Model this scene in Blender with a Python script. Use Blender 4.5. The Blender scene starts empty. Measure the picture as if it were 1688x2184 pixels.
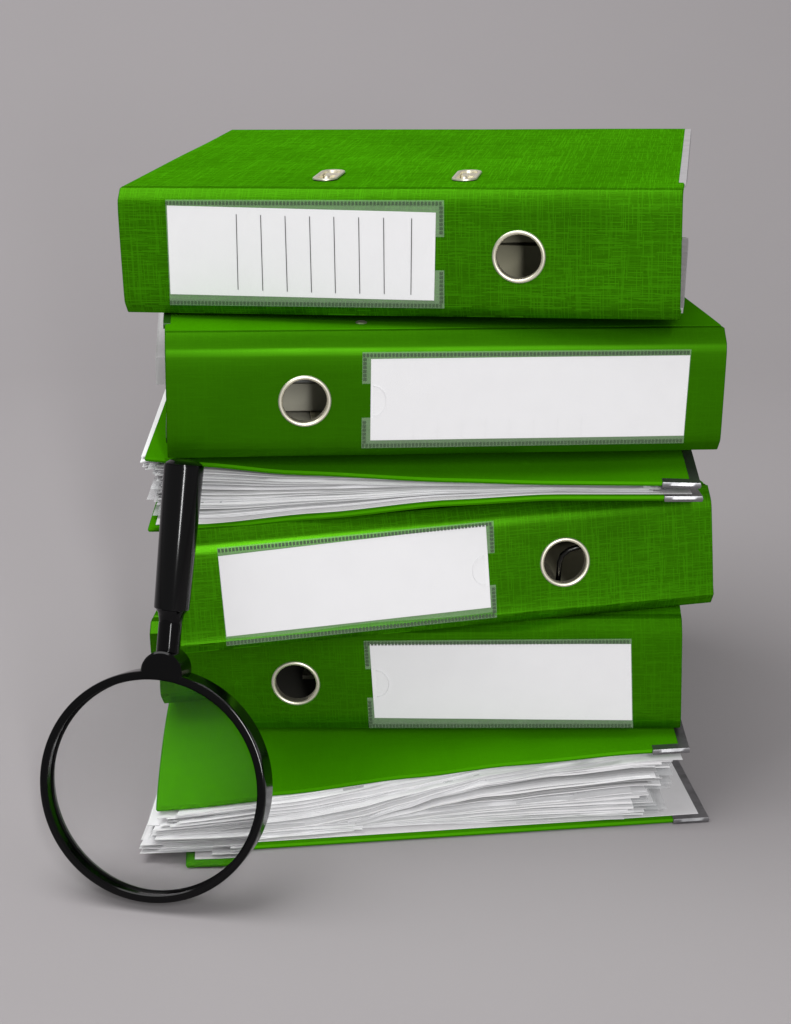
import bpy, bmesh, math, random
from mathutils import Matrix, Vector, noise

# ------------------------------------------------------------------ camera, light, exposure
scn = bpy.context.scene
R = math.radians
cam_d = bpy.data.cameras.new("camera")
cam = bpy.data.objects.new("camera", cam_d)
scn.collection.objects.link(cam)
cam.location = (0.0, -1.0650, 0.6196)
cam.rotation_euler = (R(90 - 21.504), 0, 0)
cam_d.sensor_fit = 'HORIZONTAL'
cam_d.sensor_width = 36
cam_d.lens = 36 * 4225 / 1688
cam_d.clip_start = 0.01
cam_d.clip_end = 100
scn.camera = cam

world = bpy.data.worlds.new("World")
scn.world = world
world.use_nodes = True
world.node_tree.nodes["Background"].inputs[0].default_value = (1.0, 0.985, 0.99, 1)
world.node_tree.nodes["Background"].inputs[1].default_value = 0.32

def area(name, loc, target, sx, sy, power, col=(1, 1, 1)):
    d = bpy.data.lights.new(name, 'AREA')
    d.shape = 'RECTANGLE'; d.size = sx; d.size_y = sy; d.energy = power; d.color = col
    o = bpy.data.objects.new(name, d); scn.collection.objects.link(o)
    o.location = loc
    o.rotation_euler = (Vector(target) - Vector(loc)).to_track_quat('-Z', 'Y').to_euler()
    return o
area("overhead_softbox", (-0.75, 0.16, 2.05), (-0.10, 0.72, 0.1), 1.7, 1.7, 38)
area("front_strip_softbox", (0.62, -3.2, 1.80), (0, 0, 0.2), 0.24, 2.2, 86)

vs = scn.view_settings
vs.view_transform = 'Standard'; vs.look = 'None'; vs.exposure = 0.0; vs.gamma = 1.0
vs.use_curve_mapping = False
scn.render.engine = 'CYCLES'
scn.cycles.max_bounces = 12
scn.cycles.transmission_bounces = 12
scn.cycles.transparent_max_bounces = 24
scn.cycles.caustics_refractive = True
scn.cycles.caustics_reflective = False
scn.cycles.use_denoising = True
scn.cycles.sample_clamp_indirect = 4.0

rnd = random.Random(11)
COL = scn.collection

# ------------------------------------------------------------------ materials
def newmat(name):
    m = bpy.data.materials.new(name); m.use_nodes = True
    nt = m.node_tree
    return m, nt, nt.nodes["Principled BSDF"]

def setp(b, **k):
    for n, v in k.items():
        b.inputs[n.replace('_', ' ')].default_value = v

def N(nt, t, **k):
    n = nt.nodes.new(t)
    for a, v in k.items(): setattr(n, a, v)
    return n

def math_node(nt, op, a, b=None, c=None):
    n = nt.nodes.new('ShaderNodeMath'); n.operation = op
    for i, v in enumerate((a, b, c)):
        if v is None: continue
        if isinstance(v, (int, float)): n.inputs[i].default_value = v
        else: nt.links.new(v, n.inputs[i])
    return n.outputs[0]

def noise_node(nt, vec, scale=1.0, detail=1.0, rough=.5):
    n = nt.nodes.new('ShaderNodeTexNoise')
    n.inputs['Scale'].default_value = scale; n.inputs['Detail'].default_value = detail
    n.inputs['Roughness'].default_value = rough
    nt.links.new(vec, n.inputs['Vector'])
    return n.outputs['Fac']

def smooth(nt, v, lo, hi):
    n = nt.nodes.new('ShaderNodeMapRange'); n.interpolation_type = 'SMOOTHSTEP'
    nt.links.new(v, n.inputs['Value'])
    n.inputs['From Min'].default_value = lo; n.inputs['From Max'].default_value = hi
    return n.outputs['Result']

def mixcol(nt, f, a, b):
    n = nt.nodes.new('ShaderNodeMix'); n.data_type = 'RGBA'
    nt.links.new(f, n.inputs['Factor'])
    for s, v in ((6, a), (7, b)):
        if isinstance(v, tuple): n.inputs[s].default_value = v
        else: nt.links.new(v, n.inputs[s])
    return n.outputs[2]

G_DARK = (0.024, 0.132, 0.0002, 1)
G_MID = (0.028, 0.152, 0.0002, 1)
G_LITE = (0.075, 0.40, 0.004, 1)

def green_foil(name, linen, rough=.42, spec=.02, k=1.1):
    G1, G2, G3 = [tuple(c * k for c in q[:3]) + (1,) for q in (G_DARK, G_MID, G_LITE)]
    """linen-embossed (or nearly smooth) green foil; threads run along x and across it"""
    m, nt, b = newmat(name)
    tc = N(nt, 'ShaderNodeTexCoord')
    sep = N(nt, 'ShaderNodeSeparateXYZ'); nt.links.new(tc.outputs['Object'], sep.inputs[0])
    x = sep.outputs[0]; t = math_node(nt, 'ADD', sep.outputs[1], sep.outputs[2])
    def vec(a, sa, c, sc, off):
        cb = N(nt, 'ShaderNodeCombineXYZ')
        nt.links.new(math_node(nt, 'MULTIPLY', a, sa), cb.inputs[0])
        nt.links.new(math_node(nt, 'MULTIPLY', c, sc), cb.inputs[1])
        cb.inputs[2].default_value = off
        return cb.outputs[0]
    def threads(a, freq, along, seglen, lo, hi, seed):
        """rows of embossed thread: crisp parallel lines broken into random lengths"""
        r = math_node(nt, 'MULTIPLY', a, freq)
        ri = math_node(nt, 'FLOOR', r); rf = math_node(nt, 'FRACT', r)
        wn1 = N(nt, 'ShaderNodeTexWhiteNoise', noise_dimensions='1D')
        nt.links.new(math_node(nt, 'ADD', ri, seed), wn1.inputs['W'])
        seg = math_node(nt, 'FLOOR', math_node(nt, 'MULTIPLY_ADD', wn1.outputs[0], 17.0, math_node(nt, 'MULTIPLY', along, 1 / seglen)))
        cb = N(nt, 'ShaderNodeCombineXYZ'); nt.links.new(ri, cb.inputs[0]); nt.links.new(seg, cb.inputs[1])
        wn2 = N(nt, 'ShaderNodeTexWhiteNoise', noise_dimensions='2D'); nt.links.new(cb.outputs[0], wn2.inputs['Vector'])
        both = math_node(nt, 'ADD', math_node(nt, 'MULTIPLY', wn2.outputs[0], .6), math_node(nt, 'MULTIPLY', wn1.outputs[0], .4))
        on = smooth(nt, both, lo, hi)
        d = math_node(nt, 'ABSOLUTE', math_node(nt, 'MULTIPLY_ADD', rf, 2.0, -1.0))
        pr_ = math_node(nt, 'SUBTRACT', 1.0, math_node(nt, 'MULTIPLY', d, d))
        return math_node(nt, 'MULTIPLY', on, pr_)
    h = threads(t, 2000, x, .008, .50, .78, 0.5)
    v = threads(x, 1800, t, .012, .50, .80, 40.5)
    h2 = threads(t, 2300, x, .006, .40, .75, 90.5)
    lines = math_node(nt, 'MAXIMUM', h, math_node(nt, 'MULTIPLY', v, .85))
    lines = math_node(nt, 'MAXIMUM', lines, math_node(nt, 'MULTIPLY', h2, .4))
    patch = smooth(nt, noise_node(nt, tc.outputs['Object'], 13, 3), .25, .75)
    worn = math_node(nt, 'MULTIPLY', lines, math_node(nt, 'MULTIPLY_ADD', patch, .35, .65))
    scuff = smooth(nt, noise_node(nt, tc.outputs['Object'], 60, 6, .7), .62, .80)
    base = mixcol(nt, patch, G1, G2)
    f = math_node(nt, 'ADD', math_node(nt, 'MULTIPLY', worn, .85 * linen), math_node(nt, 'MULTIPLY', scuff, .16))
    nt.links.new(mixcol(nt, f, base, G3), b.inputs['Base Color'])
    bp = N(nt, 'ShaderNodeBump'); bp.inputs['Strength'].default_value = .12 + .55 * linen
    bp.inputs['Distance'].default_value = .0004
    nt.links.new(lines, bp.inputs['Height']); nt.links.new(bp.outputs[0], b.inputs['Normal'])
    rr = math_node(nt, 'MULTIPLY_ADD', patch, .08, rough - .03)
    nt.links.new(rr, b.inputs['Roughness'])
    setp(b, Specular_IOR_Level=0.0)
    gl = N(nt, 'ShaderNodeBsdfGlossy'); gl.inputs['Color'].default_value = (.24, 1.0, .02, 1)
    bp2 = N(nt, 'ShaderNodeBump'); bp2.inputs['Strength'].default_value = .03 + .03 * linen; bp2.inputs['Distance'].default_value = .0003
    nt.links.new(lines, bp2.inputs['Height']); nt.links.new(bp2.outputs[0], gl.inputs['Normal'])
    nt.links.new(rr, gl.inputs['Roughness']);
    mx = N(nt, 'ShaderNodeMixShader'); mx.inputs[0].default_value = spec
    nt.links.new(b.outputs[0], mx.inputs[1]); nt.links.new(gl.outputs[0], mx.inputs[2])
    nt.links.new(mx.outputs[0], nt.nodes['Material Output'].inputs['Surface'])
    return m

M = {}
M['linen'] = green_foil('green_linen_foil', 1.0)
M['linen_soft'] = green_foil('green_linen_foil_worn', .5)
M['foil'] = green_foil('green_smooth_foil', .06, .40, .02, 1.5)  # lying covers lightened: light from above put into the green
M['linen_spine_shaded'] = green_foil('green_linen_foil_spine_shaded', 1.0, .29, .058, .70)  # spine copies darkened: shade of the upright faces put into the green
M['linen_soft_spine_shaded'] = green_foil('green_worn_foil_spine_shaded', .45, .27, .065, .66)
M['foil_spine_shaded'] = green_foil('green_smooth_foil_spine_shaded', .14, .36, .060, .62)
SPINE = {'green_linen_foil': 'linen_spine_shaded', 'green_linen_foil_worn': 'linen_soft_spine_shaded', 'green_smooth_foil': 'foil_spine_shaded'}

def simple(name, col, rough, metal=0, spec=.5, var=0, vscale=60, bump=0):
    m, nt, b = newmat(name)
    setp(b, Base_Color=(*col, 1), Roughness=rough, Metallic=metal, Specular_IOR_Level=spec)
    if var or bump:
        tc = N(nt, 'ShaderNodeTexCoord')
        nz = noise_node(nt, tc.outputs['Object'], vscale, 5, .6)
        if var:
            c2 = tuple(c * (1 - var) for c in col) + (1,)
            nt.links.new(mixcol(nt, smooth(nt, nz, .3, .75), (*col, 1), c2), b.inputs['Base Color'])
            nt.links.new(math_node(nt, 'MULTIPLY_ADD', nz, .25, rough - .1), b.inputs['Roughness'])
        if bump:
            bp = N(nt, 'ShaderNodeBump'); bp.inputs['Strength'].default_value = bump
            bp.inputs['Distance'].default_value = .0005
            nt.links.new(nz, bp.inputs['Height']); nt.links.new(bp.outputs[0], b.inputs['Normal'])
    return m
M['card'] = simple('white_label_card', (.83, .83, .842), .75, 0, .2, .02, 60)
M['print'] = simple('black_print', (.015, .015, .018), .7, 0, .2)
M['faint'] = simple('faint_grey_print', (.80, .80, .81), .8, 0, .2)
M['papers'] = [simple('paper_%s' % n, (c, c, c * 1.01), .8, 0, .2, .08, 40) for n, c in
               (('white', .90), ('offwhite', .82), ('bright', .93), ('grey', .52))]  # grey sheets: shade of the gaps between pages put into the paper colour
M['lining'] = simple('white_lining_paper', (.78, .77, .78), .75, 0, .2, .06, 50)
M['nickel'] = simple('nickel', (.92, .88, .72), .42, 1, .5, .10, 120, .05)
M['steel'] = simple('steel_edge', (.31, .31, .32), .38, 1, .5, .35, 90, .15)
M['rail_grey'] = simple('grey_edge_rail', (.42, .41, .42), .45, 0, .5, .15, 90)
M['rail_green'] = simple('green_edge_rail', (.012, .07, .001), .35, 0, .5, .2, 90)
M['wire'] = simple('dark_wire', (.03, .03, .028), .25, 1, .5)
M['inner'] = simple('dark_inner_lining', (.40, .38, .27), .8, 0, .2, .1, 50)
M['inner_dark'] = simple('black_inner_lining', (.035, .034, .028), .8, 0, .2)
M['beige'] = simple('beige_divider_card', (.52, .50, .41), .8, 0, .2, .06, 50)
M['black'] = simple('black_plastic', (.001, .001, .0012), .11, 0, .20, 0, 200, .02)
M['black_handle'] = simple('black_handle_plastic', (.001, .001, .0012), .13, 0, .27, 0, 260, .03)

def film(name, col, fac, rough):
    m, nt, b = newmat(name)
    out = nt.nodes['Material Output']
    setp(b, Base_Color=(*col, 1), Roughness=rough, Specular_IOR_Level=.5)
    tr = N(nt, 'ShaderNodeBsdfTransparent'); mx = N(nt, 'ShaderNodeMixShader')
    tc = N(nt, 'ShaderNodeTexCoord')
    nz = noise_node(nt, tc.outputs['Object'], 130, 4, .6)
    nt.links.new(math_node(nt, 'MULTIPLY_ADD', nz, fac * .3, fac * .85), mx.inputs[0])
    nt.links.new(tr.outputs[0], mx.inputs[1]); nt.links.new(b.outputs[0], mx.inputs[2])
    nt.links.new(mx.outputs[0], out.inputs['Surface'])
    return m
M['film'] = film('clear_pocket_film', (.80, .80, .80), .03, .30)
M['backing'] = film('hazy_pocket_backing', (.48, .70, .42), .22, .45)
M['cut'] = simple('film_cut_edge', (.82, .82, .83), .6)
M['weld'] = film('pocket_weld_squares', (.075, .13, .065), .60, .30)
M['sleeve'] = film('clear_sleeve_film', (.80, .81, .82), .42, .22)

g, nt, b = newmat('lens_glass')
# coated lens: refraction with only a trace of mirror reflection
rf = N(nt, 'ShaderNodeBsdfRefraction'); rf.inputs['IOR'].default_value = 1.5; rf.inputs['Roughness'].default_value = 0
gl = N(nt, 'ShaderNodeBsdfGlossy'); gl.inputs['Roughness'].default_value = .02
mx = N(nt, 'ShaderNodeMixShader'); mx.inputs[0].default_value = .012
nt.links.new(rf.outputs[0], mx.inputs[1]); nt.links.new(gl.outputs[0], mx.inputs[2])
nt.links.new(mx.outputs[0], nt.nodes['Material Output'].inputs['Surface'])
M['glass'] = g

m, nt, b = newmat('grey_backdrop_paper')
tc = N(nt, 'ShaderNodeTexCoord')
nz = noise_node(nt, tc.outputs['Object'], 3.0, 4, .55)
fine = noise_node(nt, tc.outputs['Object'], 700, 2, .6)
cfac = math_node(nt, 'MULTIPLY_ADD', fine, .35, math_node(nt, 'MULTIPLY', nz, .65))
nt.links.new(mixcol(nt, cfac, (.338, .319, .327, 1), (.368, .349, .357, 1)), b.inputs['Base Color'])
setp(b, Roughness=.9, Specular_IOR_Level=.1)
M['backdrop'] = m

# ------------------------------------------------------------------ mesh helpers
def link(name, verts, faces, mat, parent=None, smooth_=False, world_space=False):
    if world_space and parent is not None:
        inv = parent_mat[parent.name].inverted()
        verts = [inv @ Vector(v) for v in verts]
    me = bpy.data.meshes.new(name)
    me.from_pydata([tuple(v) for v in verts], [], faces)
    bm = bmesh.new(); bm.from_mesh(me)
    bmesh.ops.recalc_face_normals(bm, faces=bm.faces)
    bm.to_mesh(me); bm.free()
    if smooth_:
        for p in me.polygons: p.use_smooth = True
    me.materials.append(mat)
    o = bpy.data.objects.new(name, me); COL.objects.link(o)
    if parent is not None: o.parent = parent
    return o

def auto_smooth(o, ang=35):
    me = o.data
    for p in me.polygons: p.use_smooth = True
    bm = bmesh.new(); bm.from_mesh(me)
    for e in bm.edges:
        if len(e.link_faces) == 2 and e.calc_face_angle(0) > R(ang): e.smooth = False
    bm.to_mesh(me); bm.free()
    return o

parent_mat = {}
def thing(name, label, cat, mat, group=None):
    o = bpy.data.objects.new(name, None); COL.objects.link(o)
    o.empty_display_size = .03
    o.matrix_world = mat
    o['label'] = label; o['category'] = cat
    if group: o['group'] = group
    parent_mat[o.name] = mat
    return o

def slab(name, lo, hi, xs, ys, mat, parent, bulge=.0007, world_space=False, ang=35, smooth_=True):
    """closed sheet between surfaces lo(x,y) and hi(x,y) -> 3D points, with softened rim"""
    nx, ny = len(xs), len(ys); V = []; F = []
    for f in (lo, hi):
        for y in ys:
            for x in xs: V.append(Vector(f(x, y)))
    o2 = nx * ny
    def q(a, b_, c, d): F.append((a, b_, c, d))
    for j in range(ny - 1):
        for i in range(nx - 1):
            a = j * nx + i
            q(a, a + nx, a + nx + 1, a + 1)
            q(o2 + a, o2 + a + 1, o2 + a + nx + 1, o2 + a + nx)
    loop = [(i, 0) for i in range(nx)] + [(nx - 1, j) for j in range(1, ny)] + \
           [(i, ny - 1) for i in range(nx - 2, -1, -1)] + [(0, j) for j in range(ny - 2, 0, -1)]
    c = sum(V, Vector()) / len(V)
    base = len(V)
    for (i, j) in loop:
        a = V[j * nx + i]; d = V[o2 + j * nx + i]
        ii = 1 if i == 0 else (nx - 2 if i == nx - 1 else i)
        jj = 1 if j == 0 else (ny - 2 if j == ny - 1 else j)
        inn = V[jj * nx + ii]
        out = (a - inn); out = out.normalized() if out.length > 0 else Vector((0, 0, 0))
        V.append((a + d) / 2 + out * bulge)
    n = len(loop)
    for k in range(n):
        i, j = loop[k]; i2, j2 = loop[(k + 1) % n]
        a, a2 = j * nx + i, j2 * nx + i2
        q(a, a2, base + (k + 1) % n, base + k)
        q(base + k, base + (k + 1) % n, o2 + a2, o2 + a)
    o = link(name, V, F, mat, parent, world_space=world_space)
    if smooth_: auto_smooth(o, ang)
    return o

def extrude_profile(name, prof, xs, mat, parent, wob=0, ends=.0005, seed=0):
    """prof: closed list of (y,z); swept along x with softened ends"""
    V = []; F = []; n = len(prof)
    cy = sum(p[0] for p in prof) / n; cz = sum(p[1] for p in prof) / n
    xx = [xs[0] - ends] + list(xs) + [xs[-1] + ends]
    for k, x in enumerate(xx):
        end = k in (0, len(xx) - 1)
        for i, (y, z) in enumerate(prof):
            if end:
                # pull toward the sheet's middle: use neighbour across thickness
                j = n - 1 - i
                y, z = y * .8 + prof[j][0] * .2, z * .8 + prof[j][1] * .2
            if wob:
                y += wob * noise.noise(Vector((x * 14 + seed, z * 25, 1.7)))
                z += wob * noise.noise(Vector((x * 14 + seed, y * 25, 5.2)))
            V.append((x, y, z))
    for k in range(len(xx) - 1):
        for i in range(n):
            a = k * n + i; b_ = k * n + (i + 1) % n
            F.append((a, b_, b_ + n, a + n))
    h = n // 2
    for k in (0, len(xx) - 1):      # cap as a strip across the sheet's thickness
        o = k * n
        for i in range(h - 1): F.append((o + i, o + i + 1, o + n - 2 - i, o + n - 1 - i))
    o = link(name, V, F, mat, parent)
    return auto_smooth(o, 40)

def boxes(name, items, mat, parent):
    """items: list of 8-corner lists or (center, half) boxes, joined into one mesh"""
    V = []; F = []
    for it in items:
        b0 = len(V)
        if len(it) == 8: V += [Vector(p) for p in it]
        else:
            c, hh = it
            for sx in (-1, 1):
                for sy in (-1, 1):
                    for sz in (-1, 1): V.append(Vector((c[0] + sx * hh[0], c[1] + sy * hh[1], c[2] + sz * hh[2])))
        for f in ((0, 1, 3, 2), (4, 6, 7, 5), (0, 4, 5, 1), (2, 3, 7, 6), (0, 2, 6, 4), (1, 5, 7, 3)):
            F.append(tuple(b0 + i for i in f))
    return link(name, V, F, mat, parent)

def lathe(name, prof, mat, parent, axis='Z', center=(0, 0, 0), seg=64, closed=False, ang=35, xf=None):
    """prof: (r, h) list revolved round axis"""
    V = []; F = []; n = len(prof)
    for k in range(seg):
        a = 2 * math.pi * k / seg; ca, sa = math.cos(a), math.sin(a)
        for r, h in prof:
            p = (r * ca, r * sa, h) if axis == 'Z' else (r * ca, h, r * sa)
            p = Vector(p)
            if xf: p = xf @ p
            V.append(p + Vector(center))
    m_ = n if closed else n - 1
    for k in range(seg):
        k2 = (k + 1) % seg
        for i in range(m_):
            j = (i + 1) % n
            F.append((k * n + i, k * n + j, k2 * n + j, k2 * n + i))
    if not closed:
        F.append(tuple(k * n for k in range(seg)))
        F.append(tuple(k * n + n - 1 for k in range(seg)))
    o = link(name, V, F, mat, parent)
    bm = bmesh.new(); bm.from_mesh(o.data)
    bmesh.ops.remove_doubles(bm, verts=bm.verts, dist=1e-7)
    bmesh.ops.recalc_face_normals(bm, faces=bm.faces)
    bm.to_mesh(o.data); bm.free()
    return auto_smooth(o, ang)

def tube(name, pts, r, mat, parent, seg=10):
    V = []; F = []; pts = [Vector(p) for p in pts]
    for i, p in enumerate(pts):
        d = (pts[min(i + 1, len(pts) - 1)] - pts[max(i - 1, 0)]).normalized()
        a = d.orthogonal().normalized(); c = d.cross(a)
        if i and prev is not None:
            a = (prev - d * prev.dot(d)).normalized(); c = d.cross(a)
        prev = a
        for k in range(seg):
            t = 2 * math.pi * k / seg
            V.append(p + (a * math.cos(t) + c * math.sin(t)) * r)
    for i in range(len(pts) - 1):
        for k in range(seg):
            k2 = (k + 1) % seg
            F.append((i * seg + k, i * seg + k2, (i + 1) * seg + k2, (i + 1) * seg + k))
    F.append(tuple(range(seg))); F.append(tuple((len(pts) - 1) * seg + k for k in range(seg)))
    return link(name, V, F, mat, parent, True)

def cut(o, cutter):
    md = o.modifiers.new('cut', 'BOOLEAN'); md.object = cutter; md.operation = 'DIFFERENCE'; md.solver = 'EXACT'
    dg = bpy.context.evaluated_depsgraph_get(); dg.update()
    me = bpy.data.meshes.new_from_object(o.evaluated_get(dg))
    me.name = o.data.name
    o.modifiers.clear(); o.data = me
    bpy.data.objects.remove(cutter, do_unlink=True)
    auto_smooth(o, 35)

def lerp_table(tab):
    def f(x):
        if x <= tab[0][0]: return tab[0][1]
        for (x0, z0), (x1, z1) in zip(tab, tab[1:]):
            if x <= x1:
                t = (x - x0) / (x1 - x0); t2 = t * t * (3 - 2 * t) * .5 + t * .5
                return z0 + (z1 - z0) * t2
        return tab[-1][1]
    return f
def span(a, b_, n): return [a + (b_ - a) * i / (n - 1) for i in range(n)]

# ------------------------------------------------------------------ the setting: one grey sweep
V = []; F = []
path = [(-3.0, 0.0), (-1.5, 0.0), (0.0, 0.0), (0.9, 0.0)]
RC = 1.3
path += [(0.9 + RC * math.sin(a), RC - RC * math.cos(a)) for a in [math.pi / 2 * k / 24 for k in range(1, 25)]]
path += [(0.9 + RC, 2.4), (0.9 + RC, 3.6)]
for x in (-4, 4):
    for y, z in path: V.append((x, y, z))
n = len(path)
for i in range(n - 1): F.append((i, i + 1, n + i + 1, n + i))
bd = link('backdrop', V, F, M['backdrop'], None, True)
bd['kind'] = 'structure'

# ------------------------------------------------------------------ ring binders
L, D, TH = .318, .285, .0026

def pocket(par, P, quad, lab, notch, side, lines=None, faint=None, thumb=True):
    """P(x, s, off): point on the spine face. quad = film corners TL,TR,BR,BL; side = side of the open end"""
    def bil(q, u, v):
        (tl, tr, br, bl) = q
        a = ((1 - u) * tl[0] + u * tr[0], (1 - u) * tl[1] + u * tr[1])
        c = ((1 - u) * bl[0] + u * br[0], (1 - u) * bl[1] + u * br[1])
        return ((1 - v) * a[0] + v * c[0], (1 - v) * a[1] + v * c[1])
    # card
    xs = span(0, 1, 9); ys = span(0, 1, 5)
    def card(off):
        def f(u, v):
            x, s = bil(lab, u, v)
            w = .00018 * noise.noise(Vector((x * 30, s * 40, par.location.z * 50)))
            return P(x, s, off + w)
        return f
    slab('label_card', card(.0006), card(.00085), xs, ys, M['card'], par, bulge=.0001)
    # film: one sheet with a notch at the open end, standing just over the card
    hn0, hn1 = notch
    w = abs(quad[0][0] - quad[1][0]); nd = .0062 / w     # notch depth in u
    ul = [0, nd] if side < 0 else [1, 1 - nd]
    us = sorted(set([0, 1, ul[1]] + span(.1, .9, 9)))
    vs_ = [0, hn0, hn1, 1]
    V = []; F = []; idx = {}
    def vert(u, v):
        if (u, v) not in idx:
            x, s = bil(quad, u, v); idx[(u, v)] = len(V); V.append(P(x, s, .0013))
        return idx[(u, v)]
    for i in range(len(us) - 1):
        for j in range(3):
            um = (us[i] + us[i + 1]) / 2
            if j == 1 and ((side < 0 and um < nd) or (side > 0 and um > 1 - nd)): continue
            F.append((vert(us[i], vs_[j]), vert(us[i + 1], vs_[j]), vert(us[i + 1], vs_[j + 1]), vert(us[i], vs_[j + 1])))
    o = link('pocket_film', V, F, M['film'], par)
    k_ = {}
    V2 = [None] * len(V)
    for (u, v), q_ in idx.items(): V2[q_] = P(*bil(quad, u, v), .00055)
    link('pocket_backing', V2, F, M['backing'], par)
    if thumb:      # half-round thumb cut in the film, over the card's end
        cu = nd if side < 0 else 1 - nd
        pts = []
        for a_ in span(-math.pi / 2, math.pi / 2, 15):
            x, s_ = bil(quad, cu, (hn0 + hn1) / 2)
            pts.append(P(x - side * .0075 * math.cos(a_), s_ + .0088 * math.sin(a_), .00135))
        tube('thumb_cut', pts, .00014, M['cut'], par, 6)
    md = o.modifiers.new('thick', 'SOLIDIFY'); md.thickness = .00015
    # welded edge: rows of pressed squares along top, bottom and the open end
    items = []
    def sq(u0, v0, u1, v1):
        c = [(u0, v0), (u1, v0), (u0, v1), (u1, v1)]
        lo = [P(*bil(quad, *k), .00150) for k in c]; hi = [P(*bil(quad, *k), .00160) for k in c]
        items.append([lo[0], hi[0], lo[1], hi[1], lo[2], hi[2], lo[3], hi[3]])
    hgt = abs(quad[0][1] - quad[3][1])
    pu = .00205 / w; pv = .0023 / hgt; gu = .0017 / w; gv = .0021 / hgt
    k = 0
    while k * pu + gu < 1:
        sq(k * pu + .0003 / w, .0006 / hgt, k * pu + gu, .0006 / hgt + gv)
        sq(k * pu + .0003 / w, 1 - gv - .0006 / hgt, k * pu + gu, 1 - .0006 / hgt); k += 1
    v = pv * 1.4
    while v + gv < 1 - pv:
        if v + gv < hn0 or v > hn1:
            if side < 0: sq(.0005 / w, v, .0005 / w + .0019 / w, v + gv * .8)
            else: sq(1 - .0024 / w, v, 1 - .0005 / w, v + gv * .8)
        v += pv
    o = boxes('weld_seam', items, M['weld'], par); o['kind'] = 'stuff'
    if lines:
        items = []
        for x0, s0, x1, s1 in lines:
            hw = .00022
            c = [(x0 - hw, s0), (x0 + hw, s0), (x1 - hw, s1), (x1 + hw, s1)]
            lo = [P(*k, .00095) for k in c]; hi = [P(*k, .00104) for k in c]
            items.append([lo[0], hi[0], lo[1], hi[1], lo[2], hi[2], lo[3], hi[3]])
        boxes('ruled_lines', items, M['print'], par)
    if faint:
        items = []
        for x0, s0, x1, s1 in faint:
            hw = .00016
            c = [(x0 - hw, s0), (x0 + hw, s0), (x1 - hw, s1), (x1 + hw, s1)]
            lo = [P(*k, .00095) for k in c]; hi = [P(*k, .00104) for k in c]
            items.append([lo[0], hi[0], lo[1], hi[1], lo[2], hi[2], lo[3], hi[3]])
        boxes('faint_rules', items, M['faint'], par)

def rail(par, pt, x_edge, sx, y0, y1, mat, name='edge_rail', ws=False, wid=.0050, lip=.0003, n=14):
    """U-profile over the edge x = x_edge of a board; pt(x, y, k): k=0 underside, 1 top"""
    ys = span(y0, y1, n)
    xo, xi = x_edge + sx * .0012, x_edge - sx * wid
    def lo(x, y):
        p = Vector(pt(x, y, 0)); return p + Vector((0, 0, -lip))
    def hi(x, y):
        p = Vector(pt(x, y, 1)); return p + Vector((0, 0, lip))
    return slab(name, lo, hi, sorted([xo, xi, (xo + xi) / 2]), ys, mat, par, bulge=.0004, world_space=ws)

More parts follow.
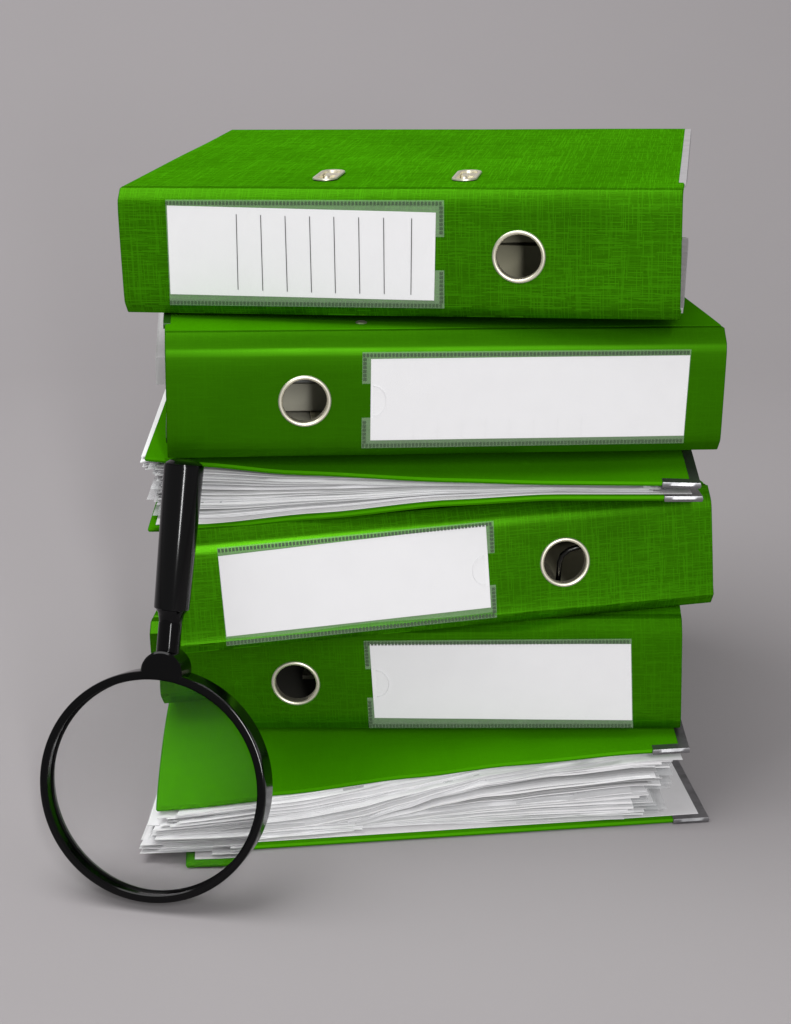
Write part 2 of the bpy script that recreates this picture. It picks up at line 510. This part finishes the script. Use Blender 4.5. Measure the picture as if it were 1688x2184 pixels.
def binder_spine_front(label, loc, yaw, roll, lean, T, sb, st, mat, pk, lab, notch, side, hole, rail_side,
                       lines=None, faint=None, rail_mat='steel', eyelets=(), sheets=(10, .03, .9), sleeve=0, inner='inner', lever=None, rail_w=.0028, eye_y=.0565, sheet_y=.110, sheet_mat=None, rivet=None, hw=1.0):
    mw = Matrix.Translation(loc) @ Matrix.Rotation(R(yaw), 4, 'Z') @ Matrix.Rotation(R(roll), 4, 'Y')
    par = thing('lever_arch_binder', label, 'binder', mw, 'green lever arch binders in the stack')
    ln = R(lean)
    ty, tz = -T * math.sin(ln), T * math.cos(ln)          # top of spine
    def P(x, s, off=0):                                    # s metres up the spine face, off outward
        return Vector((x, -s * math.sin(ln) - off * math.cos(ln), s * math.cos(ln) - off * math.sin(ln)))
    # outer path: bottom hinge -> spine -> top hinge
    HB = .016
    c = .0078
    def bot(y): return sb * y
    def top(y): return tz + st * (y - ty)
    outer = [(HB, bot(HB)), (HB - .0014, bot(HB) + .0006), (HB - .003, bot(HB - .003) + .0001), (c + .003, bot(c) + .0000),
             (c * .80, .0002), (c * .66, .0006), (.0014, .0060), (.0004, .0080)]
    for s in (.012, .02, .03, .04, .05, .06):
        if s < T - .009:
            k = math.sin(math.pi * s / T)
            outer.append((-s * math.sin(ln) - .0004 * k, s * math.cos(ln)))
    s = T - .0060 * hw - .0024
    outer += [(-s * math.sin(ln) + .0004, s * math.cos(ln)), (ty + .0010, tz - .0060 * hw), (ty + .0070 * hw, tz - .0007), (ty + .0070 * hw + .0012, tz - .0002 + st * .0082),
              (ty + max(c + .003, .0070 * hw + .0022), top(ty + max(c + .003, .0070 * hw + .0022))), (ty + HB - .003, top(ty + HB - .003) - .0001),
              (ty + HB - .0014, top(ty + HB) - .0006), (ty + HB, top(ty + HB))]
    # inner offset
    inn = []
    m_ = len(outer)
    for i, p in enumerate(outer):
        a = Vector(outer[max(i - 1, 0)]); d = Vector(outer[min(i + 1, m_ - 1)]) - a
        nrm = Vector((d.y, -d.x)).normalized()
        # path runs bottom->top along the front, inside is +y side
        q = Vector(p) + nrm * TH
        inn.append((q.x, q.y))
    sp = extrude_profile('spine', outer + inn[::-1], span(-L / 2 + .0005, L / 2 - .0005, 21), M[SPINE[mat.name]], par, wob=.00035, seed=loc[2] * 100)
    # finger hole
    hx, hs, hr = hole
    rot = Matrix.Rotation(ln, 4, 'X')
    ctr = P(hx, hs, 0)
    cutter = lathe('cutter', [(hr - .0012, -.01), (hr - .0012, .01)], M['nickel'], None, 'Y', (0, 0, 0), 48, xf=rot)
    cutter.matrix_world = mw @ Matrix.Translation(ctr)
    bpy.context.view_layer.update()
    cut(sp, cutter)
    prof = [(hr - .0022, .0042), (hr - .0024, -.0002), (hr - .0021, -.0010), (hr - .0013, -.0015), (hr - .0005, -.0014), (hr + .0001, -.0008), (hr + .0002, .0000), (hr - .0010, .0004), (hr - .0014, .0042)]
    lathe('finger_ring', prof, M['nickel'], par, 'Y', ctr, 56, True, 60, xf=rot)
    # covers
    y1 = HB - .0002
    def cov(base, k, sd):
        def f(x, y):
            w = .0006 * noise.noise(Vector((x * 8, y * 9, loc[2] * 70 + sd)))
            return (x, y, base(y) + w * min(1, (y - y1) * 30) + k)
        return f
    xs = span(-L / 2 + .0003, L / 2 - .0003, 17)
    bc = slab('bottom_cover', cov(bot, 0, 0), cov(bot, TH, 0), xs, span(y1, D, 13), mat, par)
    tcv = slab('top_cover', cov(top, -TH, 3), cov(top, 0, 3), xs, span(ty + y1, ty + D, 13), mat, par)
    slab('cover_lining', cov(bot, TH + .0002, 0), cov(bot, TH + .0005, 0), span(-L / 2 + .004, L / 2 - .004, 9), span(.018, D - .003, 7), M[inner], par, bulge=.0001)
    slab('cover_lining', cov(top, -TH - .0005, 3), cov(top, -TH - .0002, 3), span(-L / 2 + .004, L / 2 - .004, 9), span(ty + .018, ty + D - .003, 7), M[inner], par, bulge=.0001)
    # metal rails on the standing edge
    def ptb(x, y, k): return cov(bot, TH * k, 0)(x, y)
    def ptt(x, y, k): return cov(top, TH * (k - 1), 3)(x, y)
    xe = rail_side * L / 2
    rail(par, ptb, xe, rail_side, .030, D - .003, M[rail_mat], wid=rail_w)
    rail(par, ptt, xe, rail_side, ty + .034, ty + D - .003, M[rail_mat], wid=rail_w)
    # oval slots for the ring tips in the cover
    for ex in eyelets:
        a_, b_ = .0058, .0185
        def oval(sc, y_, nseg=40):
            pts = []
            for k in range(nseg):
                t = 2 * math.pi * k / nseg
                cx, sy = math.cos(t), math.sin(t)
                straight = b_ - a_
                pts.append((ex + a_ * sc * cx, y_ + (straight if sy > 0 else -straight) + a_ * sc * sy))
            return pts
        yc = eye_y
        zc = lambda y: top(y) + .0002
        V = []; F = []; rings = ((1.25, .0003), (1.22, .0011), (1.05, .0014), (.86, .0009), (.80, -.0008), (.78, -.0030))
        for sc, h in rings:
            for (x, y) in oval(sc, yc): V.append((x, y, zc(y) + h))
        ns = 40
        for r_ in range(len(rings) - 1):
            for k in range(ns):
                F.append((r_ * ns + k, r_ * ns + (k + 1) % ns, (r_ + 1) * ns + (k + 1) % ns, (r_ + 1) * ns + k))
        co = link('cutter', [(x, y, zc(y) + h) for h in (-.01, .01) for (x, y) in oval(.95, yc)],
                  [tuple(range(40)), tuple(range(40, 80))] + [(k, (k + 1) % 40, 40 + (k + 1) % 40, 40 + k) for k in range(40)], M['nickel'])
        co.matrix_world = mw; bpy.context.view_layer.update()
        cut(tcv, co)
        e = link('slot_eyelet', V, F, M['nickel'], par); auto_smooth(e, 50)
        zt = zc(yc)
        # pressed floor of the slot with the arch tip in it
        boxes('slot_plate', [((ex, yc - .003, zt - .0029), (.0042, .0125, .0004)), ((ex, yc + .0095, zt - .0018), (.0040, .0035, .0010))], M['nickel'], par)
        tube('ring_tip', [(ex - .0012, yc + .006, zt - .006), (ex - .0012, yc + .0045, zt - .0018), (ex - .0012, yc - .0005, zt - .0012), (ex - .0012, yc - .003, zt - .0020)], .0016, M['nickel'], par)
    if rivet:
        lathe('rivet', [(.0034, -.001), (.0034, .0003), (.0026, .0009), (.0008, .0011)], M['nickel'], par, 'Z', (rivet[0], rivet[1], top(rivet[1])), 20)
    # lever arch mechanism on the bottom board
    zb = lambda y: bot(y) + TH
    boxes('mechanism_plate', [((0, .078, zb(.078) + .0016), (.075, .028, .0012))], M['nickel'], par)
    for rx in (-.04, .04):
        pts = [(rx, .055 + .012 - .022 * math.cos(a), zb(.06) + .002 + (T * .55) * math.sin(a)) for a in span(0, math.pi, 13)]
        tube('ring', pts, .0016, M['nickel'], par)
    if lever:
        tube('lever', [Vector(p) for p in lever], .0016, M['wire'], par)
    # filed papers, clear of the mechanism
    ns, z0, frac = sheets
    pl = inner
    r2 = random.Random(int(loc[2] * 1e4))
    for i in range(ns):
        f0 = .07 + .86 * i / ns; f1 = f0 + .86 / ns * r2.uniform(.5, .85)
        xl = -.148 + r2.uniform(-.003, .004); xr = .145 + r2.uniform(-.004, .003)
        mt = M['papers'][r2.choice((0, 0, 1, 3))]
        nm = 'paper_sheet'
        if sheet_mat: mt = M[sheet_mat]; f1 = f0 + .86 / ns * .96
        if sleeve and i % 3 == 1:
            nm = 'plastic_sleeve'; mt = M['sleeve']
            if sleeve < 0: xl = -.1655 + r2.uniform(-.001, .003)
            else: xr = .163 + r2.uniform(-.002, .001)
        sd = r2.uniform(0, 90)
        def lo_(x, y, f=f0, sd=sd): 
            a = bot(y) + TH; b2 = top(y) - TH
            return (x, y, a + (b2 - a) * (f + .02 * noise.noise(Vector((x * 14, y * 10, sd)))))
        def hi_(x, y, f=f1, sd=sd):
            a = bot(y) + TH; b2 = top(y) - TH
            return (x, y, a + (b2 - a) * (f + .02 * noise.noise(Vector((x * 14, y * 10, sd)))))
        slab(nm, lo_, hi_, span(xl, xr, 9), span(sheet_y, .262 + r2.uniform(-.004, .004), 5), mt, par, bulge=.0002)
    # inside lining of the spine board behind the hole
    def lin(off):
        def f(x, s): return P(x, s, -TH - off)
        return f
    pocket(par, P, pk, lab, notch, side, lines, faint, lines is None)
    return par

mm = lambda q: [(a / 1000, b_ / 1000) for a, b_ in q]

binder_spine_front('topmost green linen binder whose spine label has eight black ruled lines',
    (.0007, .0193, .3098), -8.61, -1.65, -1.31, .0734, -.077, -.066, M['linen'],
    mm([(-130.4, 67.8), (28.2, 68.2), (27.4, 6.9), (-131.6, 6.9)]), mm([(-129.7, 64.4), (23.5, 61.2), (21.6, 11.4), (-130.9, 13.3)]),
    (.335, .645), 1, (.0695, .0367, .0149), 1,
    lines=[(x0 / 1000, s0 / 1000, x1 / 1000, s1 / 1000) for x0, s0, x1, s1 in
           [(-89.8, 59.8, -91.0, 16.4), (-75.8, 59.4, -76.6, 16.0), (-61.8, 59.0, -62.4, 15.6), (-47.8, 58.8, -48.4, 15.3),
            (-34.0, 58.6, -34.6, 15.0), (-19.9, 58.4, -20.6, 14.9), (-5.8, 58.2, -6.6, 14.8), (10.0, 58.0, 8.6, 14.6)]],
    rail_mat='rail_grey', eyelets=(-.0465, .0345), sheets=(2, .03, .9), sleeve=0, sheet_mat='inner', sheet_y=.045,
    lever=[(.092, .016, .004), (.084, .016, .012), (.080, .016, .020), (.081, .016, .025), (.085, .016, .028), (.092, .016, .029), (.11, .02, .028)])

binder_spine_front('smooth green binder second from top, finger hole left of its long white label',
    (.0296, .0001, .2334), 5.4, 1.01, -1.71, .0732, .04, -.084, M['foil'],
    mm([(-49.2, 63.0), (138.0, 62.6), (137.0, 6.9), (-49.4, 6.7)]), mm([(-44.3, 58.9), (137.5, 59.1), (136.8, 11.4), (-44.3, 11.3)]),
    (.325, .680), -1, (-.0815, .0348, .0149), -1,
    faint=[((-20 + k * 13.8) / 1000, .024, (-20 + k * 13.8) / 1000, .0125) for k in range(8)],
    rail_mat='rail_green', eyelets=(), rivet=(-.0475, .034), hw=1.25, sheets=(3, .03, .9), sleeve=-1, inner='beige', sheet_mat='beige', sheet_y=.060)

binder_spine_front('tilted green linen binder fourth from top, finger hole right of its white label',
    (.0334, -.0094, .1279), 9.01, -1.86, -8.8, .0729, -.018, -.150, M['linen'],
    mm([(-133.5, 63.6), (27.4, 65.0), (26.8, 6.6), (-132.4, 5.1)]), mm([(-133.2, 58.6), (22.7, 62.9), (23.5, 13.0), (-132.0, 10.7)]),
    (.330, .660), 1, (.0690, .0361, .0149), 1, sheets=(6, .03, .9),
    lever=[(.0665, .014, .012), (.0670, .014, .022), (.0678, .014, .032), (.0695, .014, .0365), (.0735, .014, .0395), (.080, .014, .041), (.10, .016, .0415)])

binder_spine_front('dull green binder fifth from top, finger hole left of its label, under the tilted binder',
    (.013, .0049, .0539), -4.15, -2.23, .69, .0732, .115, -.055, M['linen_soft'],
    mm([(-29.6, 62.4), (129.2, 63.0), (130.4, 3.9), (-28.9, 3.9)]), mm([(-26.1, 60.2), (128.8, 59.5), (129.8, 8.9), (-25.2, 10.7)]),
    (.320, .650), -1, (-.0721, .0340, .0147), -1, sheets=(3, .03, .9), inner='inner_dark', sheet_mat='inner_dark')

# ---- binders lying with the open side to the camera
def local_frame(org, yaw):
    c_, s_ = math.cos(R(yaw)), math.sin(R(yaw))
    def to(x, y): return org[0] + c_ * x - s_ * y, org[1] + s_ * x + c_ * y
    def inv(X, Y):
        dx, dy = X - org[0], Y - org[1]
        return c_ * dx + s_ * dy, -s_ * dx + c_ * dy
    return to, inv

def binder_open_front(label, base, base_yaw, topf, botf, zt, zb, mat, rail_mat, sheet_fn, trim=0.0):
    """topf/botf: local frames of the covers; zt(x,y)/zb(x,y): underside of top / upper side of bottom cover in world"""
    mw = Matrix.Translation(base) @ Matrix.Rotation(R(base_yaw), 4, 'Z')
    par = thing('lever_arch_binder', label, 'binder', mw, 'green lever arch binders in the stack')
    xs = span(-L / 2 + .0003, L / 2 - .0003, 33); ys = [0, .004, .012, .03] + span(.05, D - .012, 9)
    def pt(fr, zf, dz):
        to = fr[0]
        def f(x, y):
            X, Y = to(x, y); return (X, Y, zf(X, Y) + dz)
        return f
    slab('top_cover', pt(topf, zt, 0), pt(topf, zt, TH), [max(x, -L / 2 + .0003 + trim) for x in xs] if not trim else span(-L / 2 + trim, xs[-1], 33), ys, mat, par, world_space=True)
    slab('bottom_cover', pt(botf, zb, -TH), pt(botf, zb, 0), xs, ys, mat, par, world_space=True)
    slab('cover_lining', pt(botf, zb, .0002), pt(botf, zb, .0006), span(-L / 2 + .004, L / 2 - .004, 33), [.0035] + ys[2:], M['lining'], par, world_space=True, bulge=.0001)
    # spine board at the far side, ruled between the two hinges
    def spn(off):
        def f(x, v):
            X0, Y0 = botf[0](x, D - .012 + off); X1, Y1 = topf[0](x, D - .012 + off)
            z0 = zb(X0, Y0) - TH; z1 = zt(X1, Y1) + TH
            k = .010 * math.sin(math.pi * v) ** .5
            return (X0 + (X1 - X0) * v, Y0 + (Y1 - Y0) * v + k, z0 + (z1 - z0) * v)
        return f
    slab('spine', spn(.0005), spn(.0005 + TH), xs, span(0, 1, 9), mat, par, world_space=True)
    # U-shaped metal edge along the standing side, turning the corner
    for fr, zf, lo_, nm in ((topf, zt, 0, 't'), (botf, zb, -TH, 'b')):
        def p3(x, y, k, fr=fr, zf=zf, lo_=lo_):
            X, Y = fr[0](x, y); return (X, Y, zf(X, Y) + lo_ + TH * k)
        rail(par, p3, L / 2, 1, -.0010, D - .03, M[rail_mat], ws=True, wid=.0046, n=18)
        def lo2(x, y, p3=p3): return Vector(p3(x, y, 0)) + Vector((0, 0, -.0004))
        def hi2(x, y, p3=p3): return Vector(p3(x, y, 1)) + Vector((0, 0, .0004))
        slab('corner_protector', lo2, hi2, span(L / 2 - .0205, L / 2 + .0012, 9), [-.0014, .0012, .0036], M['steel'], par, bulge=.0006, world_space=True)
    sheet_fn(par)
    return par

def sheet(par, lo, hi, xl, xr, yf, depth, mat, name='paper_sheet', n=26, fr=None, yj=0, seed=0, ripple=.0012, fan=0):
    to = fr[0]
    xs = span(xl, xr, n)
    def mk(zf):
        def f(x, v):
            y = yf(x) + v * depth + (ripple * noise.noise(Vector((x * 22, seed, 3.3))) if v < .02 else 0)
            X, Y = to(x + fan * v * depth * (xr - x) / (xr - xl), y)
            return (X, Y, zf(X, Y))
        return f
    return slab(name, mk(lo), mk(hi), xs, [0, .03, .12, .4, 1], mat, par, bulge=.00008, world_space=True, ang=50)

def fractions(r_, n, gap):
    t = []
    z = 0
    for i in range(n):
        th = r_.uniform(.35, 1.0) if r_.random() < .8 else r_.uniform(1.2, 2.2)
        q_ = r_.random()
        g_ = gap * (r_.uniform(.08, .35) if q_ < .7 else (r_.uniform(.5, 1.0) if q_ < .93 else r_.uniform(1.4, 2.2)))
        t.append((z, z + th)); z += th + g_
    return [(a / z, b_ / z) for a, b_ in t]

# --- third from the top
t3 = lerp_table([(-.1434, .2305), (-.1115, .2271), (-.0606, .2221), (.0313, .2174), (.0889, .2158), (.1498, .2154), (.1745, .2148)])
b3 = lerp_table([(-.1412, .1907), (-.1098, .1911), (-.0454, .1974), (.0313, .2050), (.0889, .2080), (.1447, .2076), (.1745, .2074)])
top3 = local_frame((.0153, .0020), -.15); bot3 = local_frame((.0166, -.0038), 1.4)
def zt3(X, Y):
    v = min(1, max(0, (Y - .001) / D)); bk = .2315 + .0040 * X / .159
    return t3(X) + (bk - t3(X)) * (1 - (1 - v) ** 2.0)
def zb3(X, Y):
    v = min(1, max(0, (Y + .003) / D)); bk = .1600 + .0045 * X / .159
    return b3(X) + TH + (bk - b3(X)) * (v * .55 + .45 * v * v)
def sheets3(par):
    r_ = random.Random(5)
    fr = local_frame((.0150, .0035), .3)
    fs = fractions(r_, 48, 1.8)
    ph = [(r_.uniform(0, 50), r_.uniform(.002, .010)) for _ in fs]
    for i, (a, b_) in enumerate(fs):
        s1 = r_.uniform(0, 80)
        def fz(f, s1=s1):
            def g_(X, Y):
                lo, hi = zb3(X, Y) + .0009, zt3(X, Y) - .0003
                ff = f + (.014 * noise.noise(Vector((X * 13, s1 * .1, 1))) + .005 * noise.noise(Vector((X * 60, s1 * .3, 9))) + .030 * noise.noise(Vector((X * 9, int(f * 6.0) * 3.7, 4.4)))) * min(1, f * 10) * min(1, (1 - f) * 10)
                ff = min(max(ff, .003 + .02 * f), .962 + .03 * f)
                return lo + (hi - lo) * ff
            return g_
        xl = -.1520 + r_.uniform(-.002, .003); xr = .128 + r_.uniform(-.010, .012)
        jy = r_.uniform(.001, .005) if r_.random() < .72 else r_.uniform(.006, .016)
        if i in (0, 1): jy = .0015; 
        mt = M['papers'][r_.choice((0, 0, 0, 1, 1, 2, 3))]
        sheet(par, fz(a), fz(b_), xl, xr, lambda x, j=jy: j, .205, mt, fr=fr, seed=s1)
        if i % 4 == 2:
            sheet(par, fz(a + .002), fz(a + .002 + .35 * (b_ - a)), xl - r_.uniform(.002, .008), .140 + r_.uniform(-.004, .014), lambda x, j=jy: j + .0025, .21, M['sleeve'], 'plastic_sleeve', fr=fr, seed=s1)
def all_sheets3(par):
    sheets3(par)
    r_ = random.Random(21)
    fr = local_frame((.0150, .0035), .3)
    for k in range(5):      # curled page ends standing out past the left side of the cover
        f = .70 + .055 * k; sd = r_.uniform(0, 60)
        def g_(off, f=f, sd=sd):
            def h_(X, Y):
                lo, hi = zb3(X, Y) + .0009, zt3(X, Y) - .0003
                c_ = max(0, (-.141 - X) / .012)
                return lo + (hi - lo) * (f + .008 * noise.noise(Vector((X * 30, Y * 20, sd)))) + off - .004 * c_ * c_
            return h_
        sheet(par, g_(0), g_(.0007), -.1622 + r_.uniform(-.0015, .002), .10, lambda x, j=.016 + r_.uniform(-.002, .006): j, .2, M['papers'][2 if k % 2 else 0] if k != 2 else M['sleeve'],
              'paper_sheet' if k != 2 else 'plastic_sleeve', fr=fr, seed=sd, n=34)
binder_open_front('third binder from top, open side to the front with papers pinched at metal corners',
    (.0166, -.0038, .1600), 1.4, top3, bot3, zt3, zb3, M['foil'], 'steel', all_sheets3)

# --- bottom of the stack
t6 = lerp_table([(-.142, .0235), (-.069, .0284), (.0128, .0383), (.0704, .0449), (.149, .0512), (.174, .0522)])
top6 = local_frame((.0154, -.0226), 2.62); bot6 = local_frame((.0319, -.0276), 7.06)
def zt6(X, Y):
    x, y = top6[1](X, Y); v = min(1, max(0, y / D))
    return t6(X) + (.0765 - t6(X)) * (1 - (1 - v) ** 1.8)
def zb6(X, Y): return TH + .0006
A6 = lerp_table([(-.160, .0046), (-.0546, .0048), (-.0236, .0095), (.0045, .0180), (.0297, .0270), (.0549, .0340), (.0997, .0405), (.150, .0462)])
def sheets6(par):
    r_ = random.Random(8)
    fr = local_frame((.0180, -.0190), 3.6)
    def bound(X, Y):       # where the upper bundle ends and the lower begins
        x, y = top6[1](X, Y); v = min(1, max(0, (y - .01) / D))
        lo, hi = zb6(X, Y) + .0009, zt6(X, Y) - .0003
        return lo, hi, min(hi - .0004, max(lo + .0002, A6(X) + v * .02))
    for which, n_, gap in (('A', 40, 1.5), ('B', 34, 1.7)):
        for i, (a, b_) in enumerate(fractions(r_, n_, gap)):
            s1 = r_.uniform(0, 80)
            def fz(f, s1=s1, w=which):
                def g_(X, Y):
                    lo, hi, md = bound(X, Y)
                    if w == 'A': lo = md
                    else: hi = md
                    ff = f + (.030 * noise.noise(Vector((X * 17, s1 * .1, 2))) + .010 * noise.noise(Vector((X * 55, s1 * .3, 9))) + .045 * noise.noise(Vector((X * 11, int(f * 7.0) * 3.7, 4.4)))) * min(1, f * 10) * min(1, (1 - f) * 10)
                    ff = min(max(ff, .003 + .02 * f), .962 + .03 * f)
                    return lo + (hi - lo) * ff
                return g_
            fan = r_.uniform(.16, .24) if which == 'A' else 0
            mt = M['papers'][r_.choice((0, 0, 0, 1, 1, 2, 3))]
            jy = r_.uniform(.000, .004) if r_.random() < .72 else r_.uniform(-.003, .013)
            tl = r_.uniform(-.018, .018) + (.040 if which == 'A' else 0)
            if which == 'A':
                xl = -.1655 + .010 * a + r_.uniform(-.006, .008); xr = .130 + r_.uniform(-.01, .008) + .006 * a; jy -= .004 * (1 - a)
            else:
                jy -= .0040
                xl = -.085 + r_.uniform(-.02, .02); xr = .124 + .022 * a + r_.uniform(-.008, .010)
            sheet(par, fz(a), fz(b_), xl, xr, lambda x, j=jy, k=tl: j + k * x, .205, mt, fr=fr, seed=s1, n=30, ripple=.0018, fan=fan)
            if i % 3 == 1:
                sheet(par, fz(a + .002), fz(a + .002 + .4 * (b_ - a)), max(xl - (r_.uniform(.0, .004) if which == 'A' else 0), -.167), min(xr + r_.uniform(.010, .022), .150), lambda x, j=jy, k=tl: j + k * x + .0025, .21, M['sleeve'], 'plastic_sleeve', fr=fr, seed=s1, n=30, fan=fan)
def all_sheets6(par):
    sheets6(par)
    r_ = random.Random(3)
    for k in range(7):      # loose page corners over the front left of the lower board
        z0 = .0030 + .0011 * (k + 1)
        w = r_.uniform(0, 50)
        lo = lambda X, Y, z=z0, w=w: z + .0012 + .0012 * noise.noise(Vector((X * 30, Y * 20, w)))
        hi = lambda X, Y, z=z0, w=w: z + .0012 + .00045 + .0012 * noise.noise(Vector((X * 30, Y * 20, w)))
        sheet(par, lo, hi, -.149 + r_.uniform(-.010, .012), -.055 + r_.uniform(-.02, .03), lambda x, j=r_.uniform(.0005, .006), q=r_.uniform(-.03, .05): j + q * (x + .1) + .0015 * k,
              .10, M['papers'][r_.choice((0, 1, 2))], fr=bot6, seed=w, n=14, ripple=.003)
binder_open_front('bottom binder on the grey backdrop, gaping open side to the front full of loose papers',
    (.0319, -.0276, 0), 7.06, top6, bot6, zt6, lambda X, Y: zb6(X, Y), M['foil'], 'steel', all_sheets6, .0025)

# ------------------------------------------------------------------ magnifying glass
RR = .0660; HD = .0115
B0 = Vector((-.1414, -.0985, .0032)); T0 = Vector((-.1178, -.0310, .2385))
u = (T0 - B0).normalized()
psi = R(12)
n0 = Vector((-math.sin(psi), -math.cos(psi), 0)); n0 = (n0 - u * n0.dot(u)).normalized()
w0 = (-n0).cross(u).normalized()     # x axis
mw = Matrix(((w0.x, -n0.x, u.x, B0.x), (w0.y, -n0.y, u.y, B0.y), (w0.z, -n0.z, u.z, B0.z), (0, 0, 0, 1)))
mg = thing('magnifying_glass', 'black plastic magnifying glass leaning upright against the stack of binders', 'magnifier', mw)
rp = [(.0606, -.0108), (.0612, -.0114), (.0655, -.0115), (.0667, -.0109), (.0670, -.0100), (.0670, -.0076), (.0664, -.0070), (.0664, .0098), (.0658, .0108), (.0620, .0112),
      (.0614, .0104), (.0613, .0014), (.0602, .0010), (.0602, -.0010), (.0612, -.0014), (.0611, -.0100)]
rp = [(a - .0010 if a > .064 else a + .0006, b_ * .9) for a, b_ in rp]
lathe('rim', rp, M['black'], mg, 'Y', (0, 0, RR), 128, True, 32)
RL = .36; rl = .0614
pr = []
sag = RL - math.sqrt(RL * RL - rl * rl)
for k in range(0, 25):
    r_ = rl * k / 24
    pr.append((max(r_, 1e-6), -(.0006 + sag - (RL - math.sqrt(RL * RL - r_ * r_)))))
pr += [(a, -b_) for a, b_ in pr[::-1]]
ln_ = lathe('lens', pr, M['glass'], mg, 'Y', (0, 0, RR), 128, False, 50)
bm = bmesh.new(); bm.from_mesh(ln_.data); bmesh.ops.remove_doubles(bm, verts=bm.verts, dist=2e-6)
bmesh.ops.recalc_face_normals(bm, faces=bm.faces); bm.to_mesh(ln_.data); bm.free(); auto_smooth(ln_, 60)
# half-round hub on top of the rim
hr_ = .0120; zc = 2 * RR - .0022
V = []; F = []
sec = [(-hr_, -.001)] + [(-hr_ * math.cos(a), .0018 + hr_ * math.sin(a)) for a in span(0, math.pi, 25)] + [(hr_, -.001)]
lay = [(-.0113, .95), (-.0117, .92), (-.0108, 1.0), (.0100, 1.0), (.0108, .95)]
lay = [(-.0107, .93), (-.0098, 1.0), (.0090, 1.0), (.0097, .94)]
for y, sc in lay:
    for x, z in sec: V.append((x * sc, y, zc + z * sc))
ns = len(sec)
for k in range(len(lay) - 1):
    for i in range(ns):
        F.append((k * ns + i, k * ns + (i + 1) % ns, (k + 1) * ns + (i + 1) % ns, (k + 1) * ns + i))
F.append(tuple(range(ns))); F.append(tuple((len(lay) - 1) * ns + i for i in range(ns)))
auto_smooth(link('hub', V, F, M['black'], mg), 40)
z0 = zc + .008
lathe('neck', [(.0066, z0), (.0066, .1585), (.0064, .1592), (.0074, .1640), (.0096, .1672)], M['black'], mg, 'Z', (0, 0, 0), 48)
ztop = .2478
lathe('handle', [(.0092, .1664), (.0099, .1668), (.0100, .1680), (.0112, ztop - .001), (.0110, ztop)], M['black_handle'], mg, 'Z', (0, 0, 0), 64)
lathe('end_cap', [(.0104, ztop + .0001), (.0103, ztop + .0006), (.0080, ztop + .0022), (.0045, ztop + .0031), (.0001, ztop + .0034)], M['black_handle'], mg, 'Z', (0, 0, 0), 48)

# ------------------------------------------------------------------ sub-parts go under the part they sit on
def kind_of(o): return o.name.split('.')[0]
def regroup(root):
    kids = sorted(root.children, key=lambda o: o.name)
    by = {}
    for o in kids: by.setdefault(kind_of(o), []).append(o)
    def put(names, part):
        for nme in names:
            for o in by.get(nme, []): o.parent = part
    one = lambda k: by[k][0]
    if 'spine' in by:
        put(['finger_ring'], one('spine'))
        tz = one('top_cover'); bz = one('bottom_cover')
        cen = lambda o: sum(v.co.z for v in o.data.vertices) / len(o.data.vertices)
        for k in ('edge_rail', 'corner_protector', 'cover_lining'):
            for o in by.get(k, []):
                o.parent = tz if abs(cen(o) - cen(tz)) < abs(cen(o) - cen(bz)) else bz
        put(['slot_eyelet', 'rivet'], tz)
        put(['slot_plate', 'ring_tip'], tz)
    if 'pocket_film' in by:
        put(['pocket_backing', 'label_card', 'weld_seam', 'ruled_lines', 'faint_rules', 'thumb_cut'], one('pocket_film'))
    if 'mechanism_plate' in by: put(['ring', 'lever'], one('mechanism_plate'))
    if 'handle' in by:
        put(['end_cap', 'neck'], one('handle')); put(['hub'], one('rim'))
for o in list(scn.objects):
    if o.type == 'EMPTY': regroup(o)
